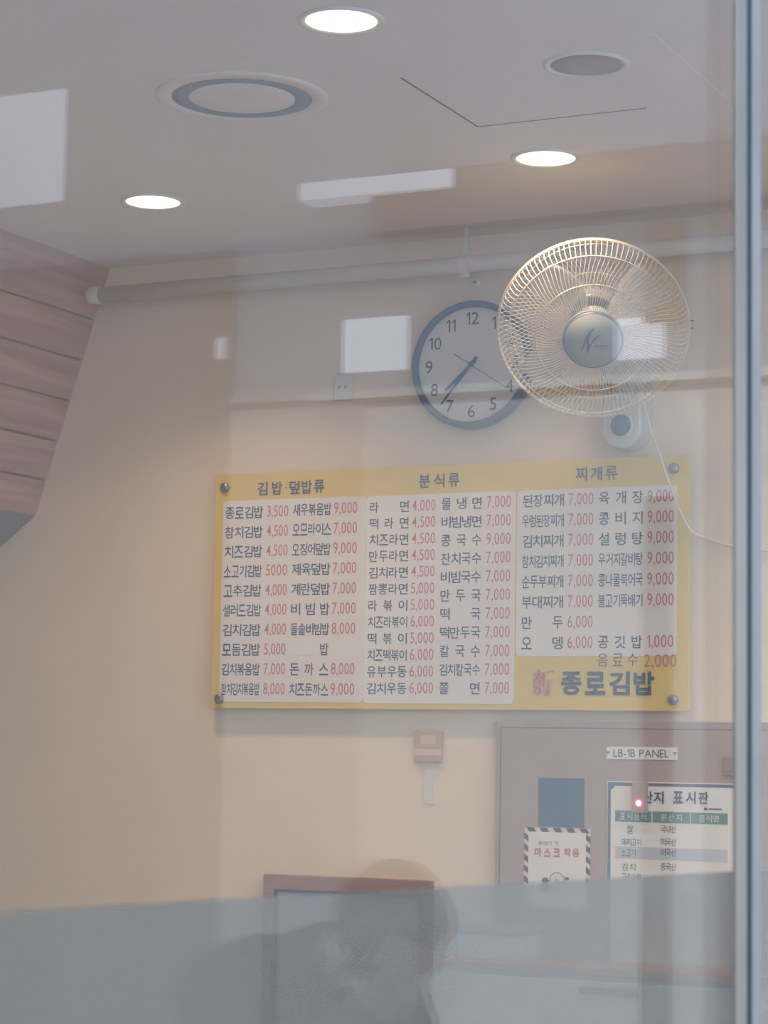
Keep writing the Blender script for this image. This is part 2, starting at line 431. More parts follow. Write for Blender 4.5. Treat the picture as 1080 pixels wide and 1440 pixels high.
# ------------------------------------------------------------------ ceiling things
DN = Matrix.Rotation(PI, 4, 'X')
def at_ceiling(x, y): return Matrix.Translation((x, y, CEIL)) @ DN     # local z points down
def downlight(x, y, label, lit=True, r=0.064):
    t = thing('downlight' if lit else 'unlit_downlight', (x, y, CEIL), label, 'ceiling light', 'round downlights in the ceiling')
    mt = at_ceiling(x, y)
    obj('trim_ring', lathe(NB(), [(r + .013, 0), (r + .013, .003), (r + .008, .005), (r, .003), (r, .0)], mt), M['white'], t, True)
    obj('lens', lathe(NB(), [(r, 0.0005), (r, .002), (r * .6, .0032), (0, .0036)], mt), M['lens'] if lit else M['dull'], t, True)
    if lit:
        ld = bpy.data.lights.new('downlight_lamp', 'AREA'); ld.shape = 'DISK'; ld.size = 2 * r * .9
        ld.energy = LAMP_W; ld.color = LAMP_COL; ld.spread = math.radians(115)
        lo = link(bpy.data.objects.new('lamp', ld)); lo.parent = t; lo.location = (0, 0, -.012)
    return t
downlight(-1.815, 3.576, 'lit round downlight beside the ring-slotted ceiling vent, farthest from the back wall')
downlight(-2.839, 4.624, 'lit round downlight close to the slanted wooden bulkhead')
downlight(-1.828, 4.597, 'lit round downlight above the wall fan and behind the ceiling hatch')
for x, y, l in ((-.80, 4.60, 'lit round downlight beyond the window seam, by the back wall'), (-2.84, 2.55, 'lit round downlight over the street end of the room, in the bulkhead row'),
                (-1.82, 2.55, 'lit round downlight over the street end of the room, in the fan row'), (-3.85, 3.3, 'lit round downlight over the bulkhead side of the room')):
    downlight(x, y, l)
downlight(-1.506, 3.989, 'unlit brownish round downlight beside the ceiling hatch line', False, .068)

v = thing('ceiling_diffuser', (-2.215, 3.933, CEIL), 'round white ceiling vent with a grey ring-shaped slot', 'ceiling vent')
mt = at_ceiling(-2.215, 3.933)
obj('flange', lathe(NB(), [(.172, 0), (.172, .002), (.168, .0035), (.140, .0045), (.139, 0)], mt, 96), M['ceiling'], v, True)
obj('slot_ring', lathe(NB(), [(.140, .0005), (.140, .0035), (.106, .0035), (.106, .0005)], mt, 96), M['ringgrey'], v, True)
obj('centre_plate', lathe(NB(), [(.106, .001), (.106, .0042), (.103, .0050), (0, .0050)], mt, 96), M['ceiling'], v, True)

h = thing('access_hatch', (-1.61, 4.1, CEIL), 'square flush ceiling access hatch with a dark joint on two sides', 'ceiling hatch')
hx0, hx1, hy0, hy1 = -1.868, -1.33, 3.86, 4.312
bm = NB(); box(bm, hx0, hx0 + .005, 3.935, hy1, CEIL - .0012, CEIL); box(bm, hx0, -1.498, hy1 - .006, hy1, CEIL - .0012, CEIL)
obj('joint', bm, M['gap'], h)
obj('hatch_panel', box(NB(), hx0 + .005, hx1, hy0, hy1 - .006, CEIL - .0010, CEIL), M['ceiling'], h)

# ------------------------------------------------------------------ pipe under the ceiling
pz = on_y(130, 412, 5.14); yP = 5.14; rp = .0205
pl = on_y(126, 411, yP); zP = (on_y(130, 412, yP).z + on_y(700, 372, yP).z) / 2
pp = thing('water_pipe', (-1.5, yP, zP), 'white round pipe running along the back wall under the ceiling', 'pipe')
obj('pipe_run', tube(NB(), [(pl.x + .01, yP, zP), (-2, yP, zP), (pF.x - .2, yP, zP)], rp, 20), M['pipe'], pp, True)
RX = Matrix.Rotation(PI / 2, 4, 'Y')
obj('end_cap', lathe(NB(), [(0, -.006), (.012, -.005), (.021, .0), (.024, .008), (.024, .034), (.0205, .036)], Matrix.Translation((pl.x, yP, zP)) @ RX, 24), M['pipe'], pp, True)
bx = on_y(655, 375, yP).x
bm = NB(); lathe(bm, [(rp, -.012), (rp + .004, -.012), (rp + .004, .012), (rp, .012)], Matrix.Translation((bx, yP, zP)) @ RX, 24)
box(bm, bx - .007, bx + .007, yP - .004, yP + .004, zP + rp, zP + .055); box(bm, bx - .004, bx + .004, yP - .003, yP + .003, zP + .05, CEIL)
box(bm, bx - .012, bx + .012, yP - .006, yP + .006, zP - rp - .012, zP - rp + .001)
cl = obj('hanger_clamp', bm, M['pipe'], pp)
e = on_y(668, 397, YW - .01)
hk = thing('wall_hook', (e.x, YW, e.z), 'small white round cable hook on the wall above the clock', 'hook')
mtw = Matrix.Translation((e.x, YW, e.z)) @ Matrix.Rotation(PI / 2, 4, 'X')
obj('base', lathe(NB(), [(.011, 0), (.011, .006), (.008, .010), (.0045, .011)], mtw, 24), M['white'], hk, True)
obj('screw', lathe(NB(), [(.0045, .008), (.0045, .012), (0, .0125)], mtw, 16), M['ringgrey'], hk, True)

# ------------------------------------------------------------------ wall clock
YC = YW - .042
cc = on_y(660.5, 511.5, YC); R = .1605
ck = thing('wall_clock', (cc.x, YW, cc.z), 'round wall clock with a blue grey rim and white dial behind the fan', 'clock')
mtc = Matrix.Translation((cc.x, YW, cc.z)) @ Matrix.Rotation(PI / 2, 4, 'X')
obj('rim', lathe(NB(), [(.10, 0), (R - .006, .002), (R, .012), (R, .036), (R - .005, .044), (R - .013, .045), (R - .0165, .038), (R - .0165, .026)], mtc, 96), M['clockrim'], ck, True)
obj('dial', lathe(NB(), [(R - .0155, .022), (R - .0155, .028), (0, .028)], mtc, 96), M['dial'], ck)
yd = YW - .0285
for k in range(1, 13):
    bm = NB()
    an = 2 * PI * k / 12; rx = cc.x + .1165 * math.sin(an); rz = cc.z + .1165 * math.cos(an); s = str(k)
    wd = (sum(glyph(c_)[3] - glyph(c_)[2] + .085 for c_ in s) - .085) * .0315 / (glyph('0')[5] - glyph('0')[4])
    put_line(bm, s, flat(yd), rx - wd / 2, rx + wd / 2, rz, .0315)
    obj('numeral', bm, M['ink'], ck)
def hand(name, tip, tail, w0, w1, y, mat):
    a_, b_ = on_y(*tail, YC), on_y(*tip, YC)
    p, q = Vector((a_.x, a_.z)), Vector((b_.x, b_.z)); d_ = (q - p).normalized(); n_ = Vector((-d_.y, d_.x))
    pts = [tuple(p + n_ * w0), tuple(p - n_ * w0), tuple(q - n_ * w1), tuple(q + n_ * w1)]
    return obj(name, prism(NB(), pts, wall_fn, y - .0012, y), mat, ck)
hand('hour_hand', (624, 548), (667, 505), .0042, .0032, yd - .003, M['hand'])
hand('minute_hand', (618.5, 568), (668.5, 501), .0040, .0022, yd - .006, M['hand'])
hand('second_hand', (713, 546), (637, 497), .0009, .0006, yd - .009, M['ink'])
obj('centre_pin', lathe(NB(), [(.006, .028), (.006, .041), (0, .042)], mtc, 20), M['hand'], ck, True)

# ------------------------------------------------------------------ wall fan
D_HEAD = .40
pc = on_y(834, 463, YW - D_HEAD)
toc = (EYE - pc).normalized()
side = Vector((0, 0, 1)).cross(toc).normalized()
n_f = Matrix.Rotation(math.radians(23), 3, side) @ toc
if n_f.z > toc.z: n_f = Matrix.Rotation(math.radians(-23), 3, side) @ toc
xf = Vector((0, 0, 1)).cross(n_f).normalized(); yf = n_f.cross(xf)
MF = Matrix((xf, yf, n_f)).transposed().to_4x4(); MF.translation = pc
br = on_y(876, 592, YW - .07)
fan = thing('wall_fan', (br.x, YW, br.z), 'ivory wall-mounted fan with a round wire guard above the menu board', 'fan')
RG = .2145
def curve_pts(prof, ang, twist):
    return [MF @ Vector((r * math.cos(ang + twist(r)), r * math.sin(ang + twist(r)), z)) for r, z in prof]
def ring_pts(r, z, n=96): return [MF @ Vector((r * math.cos(2 * PI * k / n), r * math.sin(2 * PI * k / n), z)) for k in range(n)]
fp = [(RG, .002), (RG - .004, .018), (RG - .012, .030), (RG - .026, .037), (.150, .047), (.110, .054), (.066, .060)]
rp_ = [(RG, -.004), (RG - .003, -.022), (RG - .014, -.036), (RG - .03, -.042), (.14, -.052), (.09, -.058), (.055, -.060)]
bm = NB()
for k in range(110): tube(bm, curve_pts(fp, 2 * PI * k / 110, lambda r: 0.20 * max(0, (RG - .026 - r) / .12)), .00095, 5, cap=False)
for r, z, q in ((RG - .024, .0365, .0013), (.128, .051, .0014), (.070, .0595, .0015)): tube(bm, ring_pts(r, z), q, 6, True)
obj('front_guard', bm, M['wire'], fan, True)
bm = NB()
for k in range(110): tube(bm, curve_pts(rp_, 2 * PI * (k + .5) / 110, lambda r: -0.2 * max(0, (RG - .03 - r) / .12)), .0009, 5, cap=False)
for r, z, q in ((RG - .026, -.041, .0013), (.115, -.0555, .0014), (.058, -.060, .0015)): tube(bm, ring_pts(r, z), q, 6, True)
obj('rear_guard', bm, M['wire'], fan, True)
bm = NB(); lathe(bm, [(RG - .002, -.006), (RG + .0025, -.006), (RG + .0035, 0), (RG + .0025, .005), (RG - .002, .005), (RG - .002, -.006)], MF, 128)
obj('guard_rim', bm, M['wire'], fan, True)
for s_ in (.006, -.006):
    bm = NB()
    pq = MF @ Vector((RG + .002, s_ * 1.5 + .012, 0)); pr = MF @ Vector((RG + .010, s_ * 1.5 + .012, .002)); tube(bm, [pq, pr], .0016, 6); obj('rim_clip', bm, M['badgerim'], fan)
rb = .0655
bg = obj('badge', lathe(NB(), [(.02, .056), (rb - .004, .058), (rb, .062), (rb - .002, .066), (0, .0685)], MF, 64), M['badge'], fan, True)
obj('badge_ring', lathe(NB(), [(rb - .0015, .0655), (rb + .0018, .063), (rb + .0018, .0595), (rb - .001, .058)], MF, 64), M['badgerim'], bg, True)
def fan_fn(a_, b_): return MF @ Vector((a_, b_, .0690))
bm = NB()
def stroke(pts, ws):
    L_, R_ = [], []
    for i, (p, w_) in enumerate(zip(pts, ws)):
        p = Vector(p); t = (Vector(pts[min(i + 1, len(pts) - 1)]) - Vector(pts[max(i - 1, 0)])).normalized(); n_ = Vector((-t.y, t.x))
        L_.append(bm.verts.new(fan_fn(*(p + n_ * w_)))); R_.append(bm.verts.new(fan_fn(*(p - n_ * w_))))
    for i in range(len(pts) - 1): bm.faces.new((L_[i], L_[i + 1], R_[i + 1], R_[i]))
stroke([(-.026, -.028), (-.021, -.012), (-.014, .008), (-.006, .022), (.004, .033)], [.0003, .0014, .0026, .0020, .0003])
stroke([(-.012, .018), (-.012, 0), (-.011, -.016), (-.012, -.030)], [.0004, .0026, .0034, .0004])
stroke([(-.011, -.024), (-.004, -.006), (.004, .006), (.017, .016)], [.0003, .0014, .0018, .0003])
put_line(bm, 'Nouveau', fan_fn, .002, .038, -.0105, .006) if False else None
stroke([(.003, -.013), (.008, -.009), (.010, -.013), (.015, -.009), (.017, -.013), (.023, -.010), (.027, -.012), (.038, -.010)], [.0010] * 7 + [.0004])
stroke([(.003, -.019), (.020, -.0185), (.036, -.017)], [.0004, .0006, .0003])
obj('badge_emblem', bm, M['badgerim'], bg)
bm = NB()
for q in range(4):
    base = q * PI / 2 + .5; rows = []
    for i in range(9):
        t = i / 8; r = .040 + t * .145; row = []
        span = .52 + .42 * math.sin(PI * min(1, t * .8 + .1)); lean = .25 * t
        for j in range(9):
            s_ = j / 8 - .5; ang = base + lean + s_ * span * (1 - .25 * t); row.append(MF @ Vector((r * math.cos(ang), r * math.sin(ang), .022 * -s_ * 2 * (1 - .35 * t) - .004)))
        rows.append([bm.verts.new(p) for p in row])
    for A_, B_ in zip(rows, rows[1:]):
        for j in range(8): bm.faces.new((A_[j], A_[j + 1], B_[j + 1], B_[j]))
bl = obj('blades', bm, M['blade'], fan, True)
so = bl.modifiers.new('thick', 'SOLIDIFY'); so.thickness = .0018
obj('spinner', lathe(NB(), [(.045, -.03), (.045, .012), (.038, .024), (0, .03)], MF, 48), M['fanbody'], fan, True)
mh = obj('motor_housing', lathe(NB(), [(.052, -.061), (.060, -.066), (.064, -.085), (.064, -.115), (.056, -.145), (.036, -.162), (0, -.168)], MF, 64), M['fanbody'], fan, True)
bm = NB()
for k in range(24):
    an = 2 * PI * k / 24; p, q = [MF @ Vector((rr * math.cos(an), rr * math.sin(an), z)) for rr, z in ((.0645, -.088), (.0645, -.110))]; tube(bm, [p, q], .0022, 5)
obj('vent_slots', bm, M['badgerim'], mh)
knob_p = MF @ Vector((.040, .050, -.115))
# neck and bracket
mo = MF @ Vector((0, -.03, -.125))
top = Vector((br.x, YW - .085, br.z + .10))
obj('neck', tube(NB(), [mo, mo.lerp(top, .35) + Vector((0, 0, -.02)), mo.lerp(top, .7) + Vector((0, 0, -.015)), top, top + Vector((0, 0, -.05))], [.030, .028, .026, .026, .026], 20), M['fanbody'], fan, True)
kb = MF @ Vector((.070, -.018, -.11)); kd = MF.to_3x3() @ Vector((1, 0, .25)); 
obj('oscillation_knob', tube(NB(), [kb - kd * .02, kb, kb + kd * .012, kb + kd * .02], [.018, .018, .016, .008], 18), M['fanbody'], fan, True)
hw = .0515
body = obj('bracket', prism(NB(), capsule_pts(br.x - hw, br.x + hw, br.z - .066, br.z + .11), wall_fn, YW - .085, YW), M['fanbody'], fan)
bv = body.modifiers.new('bevel', 'BEVEL'); bv.width = .012; bv.segments = 4; bv.limit_method = 'ANGLE'; bv.angle_limit = math.radians(50)
mk = Matrix.Translation((br.x, YW - .085, br.z - .013)) @ Matrix.Rotation(PI / 2, 4, 'X')
obj('knob_collar', lathe(NB(), [(.031, -.002), (.031, .004), (.027, .007), (.0255, .004), (.0255, -.002)], mk, 48), M['fanbody'], fan, True)
obj('switch_knob', lathe(NB(), [(.0255, -.002), (.0255, .003), (.023, .0055), (0, .006)], mk, 40), M['socket_blue'], fan, True)
cp = [on_y(903, 560, 5.16), on_y(914, 600, 5.165), on_y(928, 640, 5.17), on_y(945, 690, 5.175), on_y(960, 727, 5.18), on_y(972, 746, 5.19), on_y(988, 755, 5.21),
      on_y(1030, 768, 5.225), on_y(1075, 774, 5.23), on_y(1140, 775, 5.235), on_y(1260, 765, 5.236)]
def smooth_path(p, n=5):
    out = []
    for i in range(len(p) - 1):
        a0, a1, a2, a3 = p[max(i - 1, 0)], p[i], p[i + 1], p[min(i + 2, len(p) - 1)]
        for k in range(n):
            t = k / n; out.append(.5 * ((2 * a1) + (a2 - a0) * t + (2 * a0 - 5 * a1 + 4 * a2 - a3) * t * t + (-a0 + 3 * a1 - 3 * a2 + a3) * t ** 3))
    return out + [p[-1]]
obj('power_cord', tube(NB(), smooth_path(cp), .0028, 8), M['offwhite'], fan, True)

ce = cp[-1]
obj('plug', box(NB(), ce.x - .015, ce.x + .02, YW - .034, YW - .013, ce.z - .016, ce.z + .016, 0, .004), M['offwhite'], fan)
so_ = thing('wall_socket', (ce.x, YW, ce.z - .06), 'cream wall socket that the fan cord is plugged into', 'socket')
obj('plate', box(NB(), ce.x - .035, ce.x + .037, YW - .012, YW, ce.z - .058, ce.z + .058, 0, .003), M['offwhite'], so_)
obj('socket_hole', lathe(NB(), [(.0, .0005), (.016, .0005), (.018, .0015)], Matrix.Translation((ce.x, YW - .012, ce.z - .034)) @ Matrix.Rotation(PI / 2, 4, 'X'), 24), M['ringgrey'], so_)

# ------------------------------------------------------------------ menu board
YB = YW - .035
tl, brn = on_y(304.5, 668, YB), on_y(968.5, 1000, YB)
bx0, bx1, bz1, bz0 = tl.x, brn.x, tl.z, brn.z
mb = thing('menu_board', ((bx0 + bx1) / 2, YW, bz0), 'large yellow acrylic menu board with three white price panels on the wall', 'menu board')
obj('board', prism(NB(), rrect(bx0, bx1, bz0, bz1, .004, 3), wall_fn, YB, YB + .008), M['yellow'], mb)
def P(u, v): p_ = on_y(u, v, YB); return p_.x, p_.z
PANELS = []
for (u0, v0, u1, v1) in ((312, 705, 510.5, 988), (516, 698, 722.5, 990), (728, 690, 951.5, 922)):
    x0, z1 = P(u0, v0); x1, z0 = P(u1, v1)
    if u0 == 312: x0 = P(311, 850)[0]
    PANELS.append(obj('price_panel', prism(NB(), rrect(x0, x1, z0, z1, .012), wall_fn, YB - .0012, YB), M['cream'], mb))
yt = flat(YB - .0018); yt0 = flat(YB - .0006)
def column(panel, rows, un, up, vs, h=.0305, hp=.0295):
    """dish names between columns un, prices between columns up; vs = first and last row centre"""
    n = len(rows); va = vs[0]; vb = vs[1]
    xa, xb = P(un[0], va)[0], P(un[1], va)[0]; pa, pb = P(up[0], va)[0], P(up[1], va)[0]
    za, zb = P(un[0], va)[1], P(un[0], vb)[1]
    for i, (nm, pr) in enumerate(rows):
        z = za + (zb - za) * i / (n - 1)
        if nm: q_ = NB(); put_hangul(q_, nm, yt, xa, xb, z, h, .012); obj('dish_name', q_, M['navy'], panel)
        if pr: q_ = NB(); put_line(q_, pr, yt, pa, pb, z + .0015, hp, .004); obj('price', q_, M['red'], panel)
k5, k7, k9 = '4,500', '7,000', '9,000'
nb, pb = NB(), NB()
column(PANELS[0], [('종로김밥', '3,500'), ('참치김밥', k5), ('치즈김밥', k5), ('소고기김밥', '5000'), ('고추김밥', '4,000'), ('샐러드김밥', '4,000'), ('김치김밥', '4,000'),
                ('모듬김밥', '5,000'), ('김치볶음밥', k7), ('참치김치볶음밥', '8,000')], (317, 371), (376, 406), (722, 969))
column(PANELS[0], [('새우볶음밥', k9), ('오므라이스', k7), ('오징어덮밥', k9), ('제육덮밥', k7), ('계란덮밥', k7), ('비빔밥', k7), ('돌솥비빔밥', '8,000'),
                (None, None), ('돈까스', '8,000'), ('치즈돈까스', k9)], (412, 467), (470, 503), (717.5, 969.5))
nb = NB(); x_, z_ = P(455, 913); put_hangul(nb, '밥', yt, P(450, 913)[0], P(463, 913)[0], z_, .0305, .012); obj('dish_name', nb, M['navy'], PANELS[0])
nb, pb = NB(), NB()
column(PANELS[1], [('라면', '4,000'), ('떡라면', k5), ('치즈라면', k5), ('만두라면', k5), ('김치라면', k5), ('짬뽕라면', '5,000'), ('라볶이', '5,000'), ('치즈라볶이', '6,000'),
                ('떡볶이', '5,000'), ('치즈떡볶이', '6,000'), ('유부우동', '6,000'), ('김치우동', '6,000')], (520, 576), (580, 613), (714, 968), .028, .028)
column(PANELS[1], [('물냉면', k7), ('비빔냉면', k7), ('콩국수', k9), ('잔치국수', k7), ('비빔국수', k7), ('만두국', k7), ('떡국', k7), ('떡만두국', k7), ('칼국수', k7), ('김치칼국수', k7),
                ('쫄면', k7)], (621, 678.5), (685, 719), (709, 968), .029, .029)
nb, pb = NB(), NB()
column(PANELS[2], [('된장찌개', k7), ('우렁된장찌개', k7), ('김치찌개', k7), ('참치김치찌개', k7), ('순두부찌개', k7), ('부대찌개', k7), ('만두', '6,000'), ('오뎅', '6,000')],
       (735, 794), (800, 835), (705, 904.5))
column(PANELS[2], [('육개장', k9), ('콩비지', k9), ('설렁탕', k9), ('우거지갈비탕', k9), ('콩나물북어국', k9), ('불고기뚝배기', k9), (None, None), ('공깃밥', '1,000')],
       (842, 905), (911, 948), (701, 903))
# the strip pasted below the third panel
x0, z1 = P(838, 918); x1, z0 = P(898, 938)
st = obj('pasted_strip', box(NB(), x0, x1, YB - .0011, YB, z0, z1), M['yellow'], mb); st['label'] = 'pasted strip with a drink price'
nb = NB(); put_hangul(nb, '음료수', yt, P(840, 928)[0], P(898, 928)[0], P(840, 928)[1], .030, 0.0); obj('drink_name', nb, M['ink'], st)
pb = NB(); put_line(pb, '2,000', yt, P(906, 929)[0], P(952, 929)[0], P(906, 929)[1], .030, 0.0); obj('drink_price', pb, M['red'], st)
# two blanked tabs in the first panel
for u0, u1, v0, v1 in ((409, 441, 903, 921), (470, 498, 903, 921)):
    x0, z1 = P(u0, v0); x1, z0 = P(u1, v1); obj('blank_tab', box(NB(), x0, x1, YB - .0022, YB - .0012, z0, z1), M['paper'], PANELS[0])
for ws_, zc_ in (((('김밥', 362, 398), ('·', 401, 405), ('덮밥류', 407, 457)), P(400, 686)[1]), ((('분식류', 589, 647),), P(600, 676.5)[1]), ((('찌개류', 809, 869),), P(838, 666)[1])):
    nb = NB()
    for w_, u0, u1 in ws_: put_hangul(nb, w_, yt, P(u0, 680)[0], P(u1, 680)[0], zc_, .034, .014)
    obj('heading', nb, M['navy'], mb)
nb = NB(); put_hangul(nb, '종로김밥', yt, P(789, 961)[0], P(921, 961)[0], P(850, 961)[1], .056, .035, squeeze=.98); obj('shop_name', nb, M['navy'], mb)
nb = NB(); put_hangul(nb, '新', yt, P(748, 960)[0], P(782, 960)[0], P(765, 960)[1], .064, .03)
put_hangul(nb, '新', flat(YB - .0024), P(748, 960)[0], P(782, 960)[0], P(765, 960)[1], .062, -.010, mi=1)
obj('shop_name_hanja', nb, [M['red'], M['redpale']], mb)
for u, v_ in ((317, 686), (309, 983), (948, 659), (947, 984)):
    x, z = P(u, v_); mtb = Matrix.Translation((x, YB, z)) @ Matrix.Rotation(PI / 2, 4, 'X')
    bo = obj('standoff_bolt', lathe(NB(), [(.007, -.0345), (.007, 0), (.0125, 0), (.0125, .007), (.010, .010), (0, .0105)], mtb, 28), M['bolt'], mb, True)

# ------------------------------------------------------------------ small things on the wall
s1 = on_y(471, 527, YW - .01); s2 = on_y(494, 562, YW - .01)
sw = thing('wall_socket', ((s1.x + s2.x) / 2, YW, s2.z), 'small cream wall socket plate beside the clock', 'socket')
obj('plate', box(NB(), s1.x, s2.x, YW - .014, YW, s2.z, s1.z, 0, .003), M['offwhite'], sw)
bm = NB(); mx_, mz_ = (s1.x + s2.x) / 2, (s1.z + s2.z) / 2
for q in (-.009, .009): obj('socket_hole', box(NB(), mx_ + q - .0025, mx_ + q + .0025, YW - .0146, YW - .0138, mz_ - .004, mz_ + .004), M['ringgrey'], sw)
t1 = on_y(583.5, 1028, YW - .01); t2 = on_y(621, 1072, YW - .01)
tn = thing('tan_box', ((t1.x + t2.x) / 2, YW, t2.z), 'small tan box on the wall just below the menu board', 'wall box')  # plain box built for a tan patch of unclear nature
hh = t1.z - t2.z
obj('case', box(NB(), t1.x, t2.x, YW - .012, YW, t2.z, t1.z, 0, .002), M['tan'], tn)
obj('band', box(NB(), t1.x + .001, t2.x - .001, YW - .0128, YW - .011, t2.z + hh * .22, t2.z + hh * .42), M['tanpale'], tn)
obj('face', box(NB(), t1.x + hh * .22, t2.x - hh * .22, YW - .0128, YW - .011, t2.z + hh * .58, t2.z + hh * .86), M['tanpale'], tn)
q1 = on_y(596, 1078, YW - .005); q2 = on_y(611, 1131, YW - .005)
tag(obj('paper_slip', box(NB(), q1.x, q2.x, YW - .003, YW, q2.z, q1.z), M['slip']), 'narrow pale paper slip on the wall under the tan box', 'paper slip')
f1 = on_y(373, 1228, YW - .02); f2 = on_y(606, 1240, YW - .02); fw = .036
fb = .80
fr = thing('framed_board', ((f1.x + f2.x) / 2, YW, fb), 'pale wall board in a brown wooden frame below the menu board', 'framed board')
bm = NB(); zt = (f1.z + f2.z) / 2
box(bm, f1.x, f2.x, YW - .03, YW, zt - fw, zt, 0, .002); box(bm, f1.x, f2.x, YW - .03, YW, fb, fb + fw, 0, .002)
box(bm, f1.x, f1.x + fw * .8, YW - .03, YW, fb + fw, zt - fw, 0, .002); box(bm, f2.x - fw * .8, f2.x, YW - .03, YW, fb + fw, zt - fw, 0, .002)
obj('frame', bm, M['frame'], fr)
bm = NB(); i0, i1, j0, j1 = f1.x + fw * .8, f2.x - fw * .8, fb + fw, zt - fw
box(bm, i0, i1, YW - .026, YW - .004, j1 - .006, j1); box(bm, i0, i0 + .006, YW - .026, YW - .004, j0, j1 - .006)
obj('inner_bead', bm, M['gap'], fr)
obj('panel_face', box(NB(), i0, i1, YW - .012, YW, j0, j1), M['picture'], fr)

# ------------------------------------------------------------------ electrical panel with what is stuck on it
YE = YW - .03
e1 = on_y(697.5, 1012.5, YE); ex1 = -1.02; ez0 = .95
ep = thing('electrical_panel', ((e1.x + ex1) / 2, YW, ez0), 'mauve grey steel electrical panel on the wall below the menu board', 'electrical panel')
obj('cabinet_frame', box(NB(), e1.x, ex1, YE + .004, YW, ez0, e1.z, 0, .002), M['panel'], ep)
dx0 = on_y(705, 1030, YE).x; dz1 = on_y(760, 1024.5, YE).z
obj('door_joint', box(NB(), dx0 - .003, ex1 - .02, YE + .002, YE + .006, ez0 + .02, dz1 + .003), M['paneledge'], ep)
obj('door', box(NB(), dx0, ex1 - .023, YE, YE + .006, ez0 + .023, dz1, 0, .001), M['panel'], ep)
l1 = on_y(1018.5, 1063, YE); l2 = on_y(1033, 1092, YE)
la = obj('latch', box(NB(), l1.x, l2.x, YE - .012, YE, l2.z, l1.z, 0, .003), M['brownlatch'], ep)
obj('latch_slot', box(NB(), l1.x + .004, l2.x - .004, YE - .0128, YE - .011, l2.z + .010, l2.z + .013), M['paneledge'], la)
def Q(u, v, y=YE): p_ = on_y(u, v, y); return p_.x, p_.z
# name plate
x0, z1 = Q(853, 1050); x1, z0 = Q(953, 1069)
npl = thing('name_plate', ((x0 + x1) / 2, YE, z0), 'white LB-1B PANEL name plate near the top of the electrical panel', 'sign')
obj('plate', box(NB(), x0, x1, YE - .0025, YE, z0, z1, 0, .0008), M['paper'], npl)
bm = NB(); put_line(bm, 'LB-1B PANEL', flat(YE - .0029), Q(863, 1060)[0], Q(941, 1060)[0], (z0 + z1) / 2, .0185, .0)
obj('lettering', bm, M['ink'], npl)
for u in (855.5, 949.5):
    bm = NB(); cx = Q(u, 1060)[0]; cz = (z0 + z1) / 2
    prism(bm, [(cx - .005, cz + .003), (cx, cz - .004), (cx + .005, cz + .003), (cx + .003, cz + .005), (cx, cz + .003), (cx - .003, cz + .005)], wall_fn, YE - .003, YE - .0024)
    obj('rivet_mark', bm, M['brownlatch'], npl)
x0, z1 = Q(757.5, 1093.5); x1, z0 = Q(821.5, 1164)
tag(obj('blue_sticker', box(NB(), x0, x1, YE - .001, YE, z0, z1), M['bluefilm']), 'plain dark blue square stuck on the panel above the poster', 'sticker')

# mask poster
x0, z1 = Q(738, 1163); x1, z0 = Q(830, 1286)
po = thing('mask_poster', ((x0 + x1) / 2, YE, z0), 'mask wearing poster with a black and yellow striped border on the electrical panel', 'poster')
obj('backing', box(NB(), x0, x1, YE - .0022, YE - .0012, z0, z1), M['peach'], po)
bm = NB(); fs_ = wall_fn; bw = .011; W_, H_ = x1 - x0, z1 - z0
n_ = 5
for i in range(n_):
    a0 = x0 + W_ * (i + .15) / n_; l_ = W_ / n_ * .55
    for zz in (z1, z0 + bw): prism(bm, [(a0, zz), (min(a0 + l_, x1), zz), (min(a0 + l_ + .008, x1), zz - bw), (min(a0 + .008, x1), zz - bw)], wall_fn, YE - .0027, YE - .0021)
n_ = 7
for i in range(n_):
    b0 = z1 - bw - (H_ - 2 * bw) * (i + .05) / n_; l_ = (H_ - 2 * bw) / n_ * .55
    for xx in (x0, x1 - bw): prism(bm, [(xx, b0), (xx + bw, b0 - .008), (xx + bw, b0 - l_ - .008), (xx, b0 - l_)], wall_fn, YE - .0027, YE - .0021)
obj('stripes', bm, M['ink'], po)
obj('sheet', box(NB(), x0 + bw, x1 - bw, YE - .0030, YE - .0020, z0 + bw, z1 - bw * .9), M['paper'], po)
yp = flat(YE - .0034)
bm = NB(); put_hangul(bm, '마스크', yp, Q(752, 1200)[0], Q(789, 1200)[0], Q(780, 1199)[1], .021, .045); put_hangul(bm, '착용', yp, Q(793, 1200)[0], Q(816, 1200)[0], Q(800, 1199)[1], .021, .045); obj('poster_title', bm, M['red'], po)
bm = NB(); put_hangul(bm, '들어오기 전', yp, Q(758, 1186)[0], Q(786, 1186)[0], Q(780, 1186)[1], .009, .01)
obj('poster_line', bm, M['ink'], po)
bm = NB(); cxp, czp = Q(784, 1238); rr = .0185
ring = [(cxp + math.cos(2 * PI * k / 40) * rr, czp + math.sin(2 * PI * k / 40) * rr) for k in range(41)]
tube(bm, [Vector((x, YE - .0036, z)) for x, z in ring[:-1]], .0012, 6, True)
tube(bm, [Vector((cxp - rr * .3, YE - .0036, czp + rr * .4)), Vector((cxp + rr * .6, YE - .0036, czp - rr * .75))], .0012, 6)
obj('ban_ring', bm, M['brownlatch'], po)
def blob(cx, cz, rx, rz):
    bm = NB(); prism(bm, [(cx + rx * math.cos(2 * PI * k / 16), cz + rz * math.sin(2 * PI * k / 16)) for k in range(16)], wall_fn, YE - .0038, YE - .0030); obj('figure', bm, M['ink'], po)
blob(cxp - .030, czp - .002, .009, .008); blob(cxp - .031, czp - .020, .012, .012); blob(cxp + .025, czp + .005, .006, .004)

